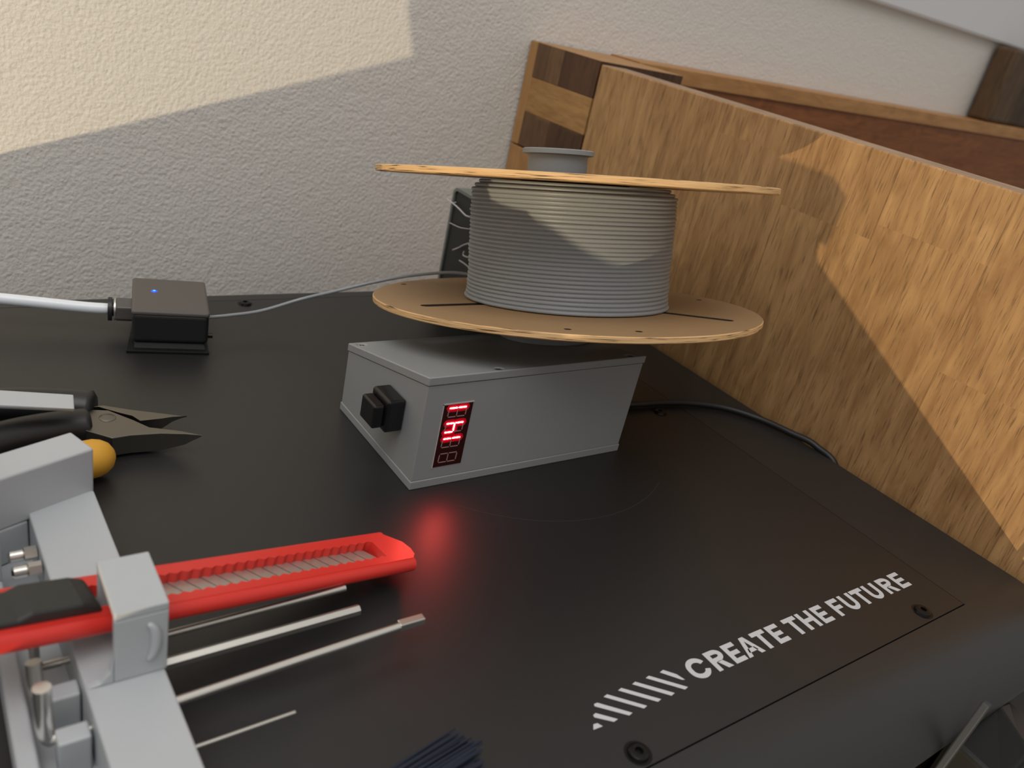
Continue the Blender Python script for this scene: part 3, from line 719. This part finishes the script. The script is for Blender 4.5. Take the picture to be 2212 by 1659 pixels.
bm = bmesh.new(); tube(bm, spline([(-141.6, -85.0, 12.2), (-146.5, -84.5, 12), (-148.6, -83.6, 14.5), (-149, -82.6, 28.5)], 5), 2.1, 20); obj('short_arm', bm, M_chrome, t, smooth=True, auto=35, label='thick bent arm with a round bright end')
rod('needle', [(-141.5, -100.8, 12), (-119, -100.6, 12), (-91.0, -100.3, 12)], .55, 12, M_steel, 'very thin steel needle sticking out at the bottom of the rack', 'needle')
for (py, pz, lab) in ((-14.5, 15.5, 'upper of two stubby steel bits at the left side of the rack'), (-23.5, 16.5, 'lower of two stubby steel bits at the left side of the rack')):
    t = thing('hex_bit', (-145, py, 0), lab, 'bit', 'steel bits in the rack')
    bm = bmesh.new(); tube(bm, [(-141.2, py, pz), (-144.6, py, pz)], 2.2, 6); obj('bit_shank', bm, M_steel, t)
    bm = bmesh.new(); tube(bm, [(-144.6, py, pz), (-145.0, py, pz), (-148.4, py, pz), (-149.0, py, pz)], [1.5, 1.95, 1.95, 1.4], 20); obj('bit_end', bm, M_chrome, t, smooth=True, auto=40)

# ------------------------------------------------------------------ side cutters
cu = thing('side_cutters', (-110, 72, 0), 'side cutting pliers with black handles, jaws open, lying behind the rack', 'pliers')
def plate(name, P, z0, z1, M, bev=.4, ztop=None, label=None, par=None, seg=2, zbot=None):
    bm = bmesh.new(); hexa(bm, [(x, y, (zbot[i] if zbot else z0)) for i, (x, y) in enumerate(P)], [(x, y, (ztop[i] if ztop else z1)) for i, (x, y) in enumerate(P)])
    return obj(name, bm, M, par or cu, bevel=bev, seg=seg, label=label)
# lower jaw (nearer the viewer) and upper jaw, top faces at 10
plate('jaw', [(-114, 63), (-106, 55), (-99, 55.5), (-88, 54.2), (-79, 51.5), (-73.0, 48.9), (-80, 54.2), (-91, 60.0), (-95.5, 67.0), (-103, 77), (-114, 80.5)], 1.5, 10, [M_cutter], bev=.25, zbot=[1.5, 1.5, 1.5, 1.8, 5, 9.2, 5, 2, 1.5, 1.5, 1.5], label='dark steel jaw nearer the rack')
plate('jaw', [(-112, 82), (-106, 81.5), (-99, 74.6), (-95, 71.2), (-93, 66.5), (-85, 66.4), (-80, 66.8), (-74.6, 65.6), (-83, 70.2), (-95, 76.5), (-104, 82.2)], 3, 9.6, [M_cutter], bev=.25, zbot=[3, 3, 3, 3.5, 4, 4.2, 7.2, 9.8, 5, 3, 3], label='dark steel jaw nearer the wall')
bm = bmesh.new(); lathe(bm, [(0, 0), (3.2, 0), (3.2, 9.1), (2.9, 9.3), (0, 9.3)], (-104.5, 71.0, 1), X, Y, Z, 32); obj('pivot', bm, M_cutter, cu, smooth=True, auto=35)
def grip(pts, rs, lab):
    bm = bmesh.new(); tube(bm, spline(pts, 8), rs, 20)
    for v in bm.verts: v.co.z = 8.2+(v.co.z-8.2)*.95
    obj('handle', bm, M_blk, cu, smooth=True, auto=60, label=lab)
import itertools
grip([(-107, 83, 8.2), (-118, 87.5, 8.2), (-135, 92, 8.2), (-155, 93, 8.2)], [5.5]+[7.6]*24, 'black rubber handle nearer the wall')
grip([(-111, 70, 8.2), (-121, 70, 8.2), (-136, 68, 8.2), (-155, 62, 8.2)], [5.0]+[7.2]*24, 'black rubber handle nearer the rack')

# yellow capped stick under the beam
yl = thing('yellow_stick', (-120, 42, 0), 'yellow rounded tip peeking out behind the grey rack beam', 'stick')
bm = bmesh.new()
pr_ = [(0, 8.2), (2.6, 7.7), (5.0, 6.2), (6.6, 3.8), (7.4, 1.2), (7.5, -2), (7.4, -16), (0, -16)]
ydir = Vector((.97, .18, 0)).normalized(); yu = Vector((-ydir.y, ydir.x, 0))
lathe(bm, pr_, (-115.0, 44.2, 8.6), yu, Z, ydir, 36); obj('rounded_cap', bm, M_yel, yl, smooth=True)

# ------------------------------------------------------------------ brush at the lower edge
br = thing('brush', (-75, -143, 0), 'dark blue bristle brush tip poking in at the bottom edge', 'brush')
bm = bmesh.new()
for i in range(240):
    a = random.uniform(0, 2*math.pi); r = math.sqrt(random.random())
    dy, dz = r*math.cos(a), r*math.sin(a)
    s_ = Vector((-96, -141+dy*7, 15+dz*5)); e_ = Vector((-53-abs(dy)*2.5+random.uniform(-2.5, 1.0), -133.5+dy*8.0+random.uniform(-.8, .8), 13+dz*6))
    tube(bm, [s_, (s_+e_)/2+Vector((0, 0, .5)), e_], [.5, .5, .3], 5)
b2 = obj('bristles', bm, M_brist, br); b2['kind'] = 'stuff'
bm = bmesh.new(); tube(bm, [(-94, -140.6, 15), (-116, -144, 16)], [7.6, 6], 24); obj('ferrule', bm, M_chrome, br, smooth=True, auto=40)

# ------------------------------------------------------------------ things hanging at the front right corner
bm = bmesh.new(); hexa(bm, [(143.5, -190.6, 1.0), (146.2, -190.6, 1), (146.2, -187.6, 1), (143.5, -187.6, 1)][::1], [(124, -191, -52), (127.5, -191, -52), (127.5, -188.4, -52), (124, -188.4, -52)])
tag(obj('cable_strap', bm, M_greyc, bevel=.6), 'dark grey strap hanging off the front right edge of the printer', 'strap')
dv = thing('feeder_unit', (205, -205, -120), 'black motor feeder unit hanging below the front right corner of the printer', 'feeder')
bm = bmesh.new(); hexa(bm, [(150, -215, -110), (232, -215, -110), (232, -181, -110), (150, -181, -110)], [(156, -205, -32), (176, -205, -24), (190, -182, -22), (156, -182, -30)]); obj('feeder_body', bm, M_feed, dv, bevel=2, seg=2)
bm = bmesh.new(); hexa(bm, [(178, -216, -110), (240, -216, -110), (240, -181.5, -110), (196, -181.5, -110)], [(178, -207, -34), (212, -207, -36), (212, -182, -34), (192, -182, -28)]); obj('side_cover', bm, mat('brown_black_plastic', srgb(48, 38, 33), .45, spec=.3), dv, bevel=1, label='brownish reflective side cover')
bm = bmesh.new(); box(bm, 196, 256.5, -184, -177, -110, -24); obj('dark_gap_slab', bm, M_feed, dv, bevel=1)  # black slab stands in for the shade between printer and side board
bm = bmesh.new(); tube(bm, spline([(141, -203, -52), (150, -205, -42), (162, -208, -36), (175, -210, -36), (200, -212, -46)], 8), 1.0, 12); obj('wire', bm, M_steel, dv, smooth=True, label='bent silver wire')

# unseen rounded form added out of view to cast the wall's shadow notch
sb = thing('shadow_blocker', (-212, -24, 0), 'added unseen dark rounded shadow-casting tub at the left end of the printer top', 'blocker')
bm = bmesh.new(); lathe(bm, [(0, .1), (30, .1), (34, 8), (38, 30), (36, 66), (31, 92), (0, 94)], (-212, -24, 0), X, Y, Z, 48); obj('blocker_body', bm, M_blk, sb, smooth=True, auto=50)
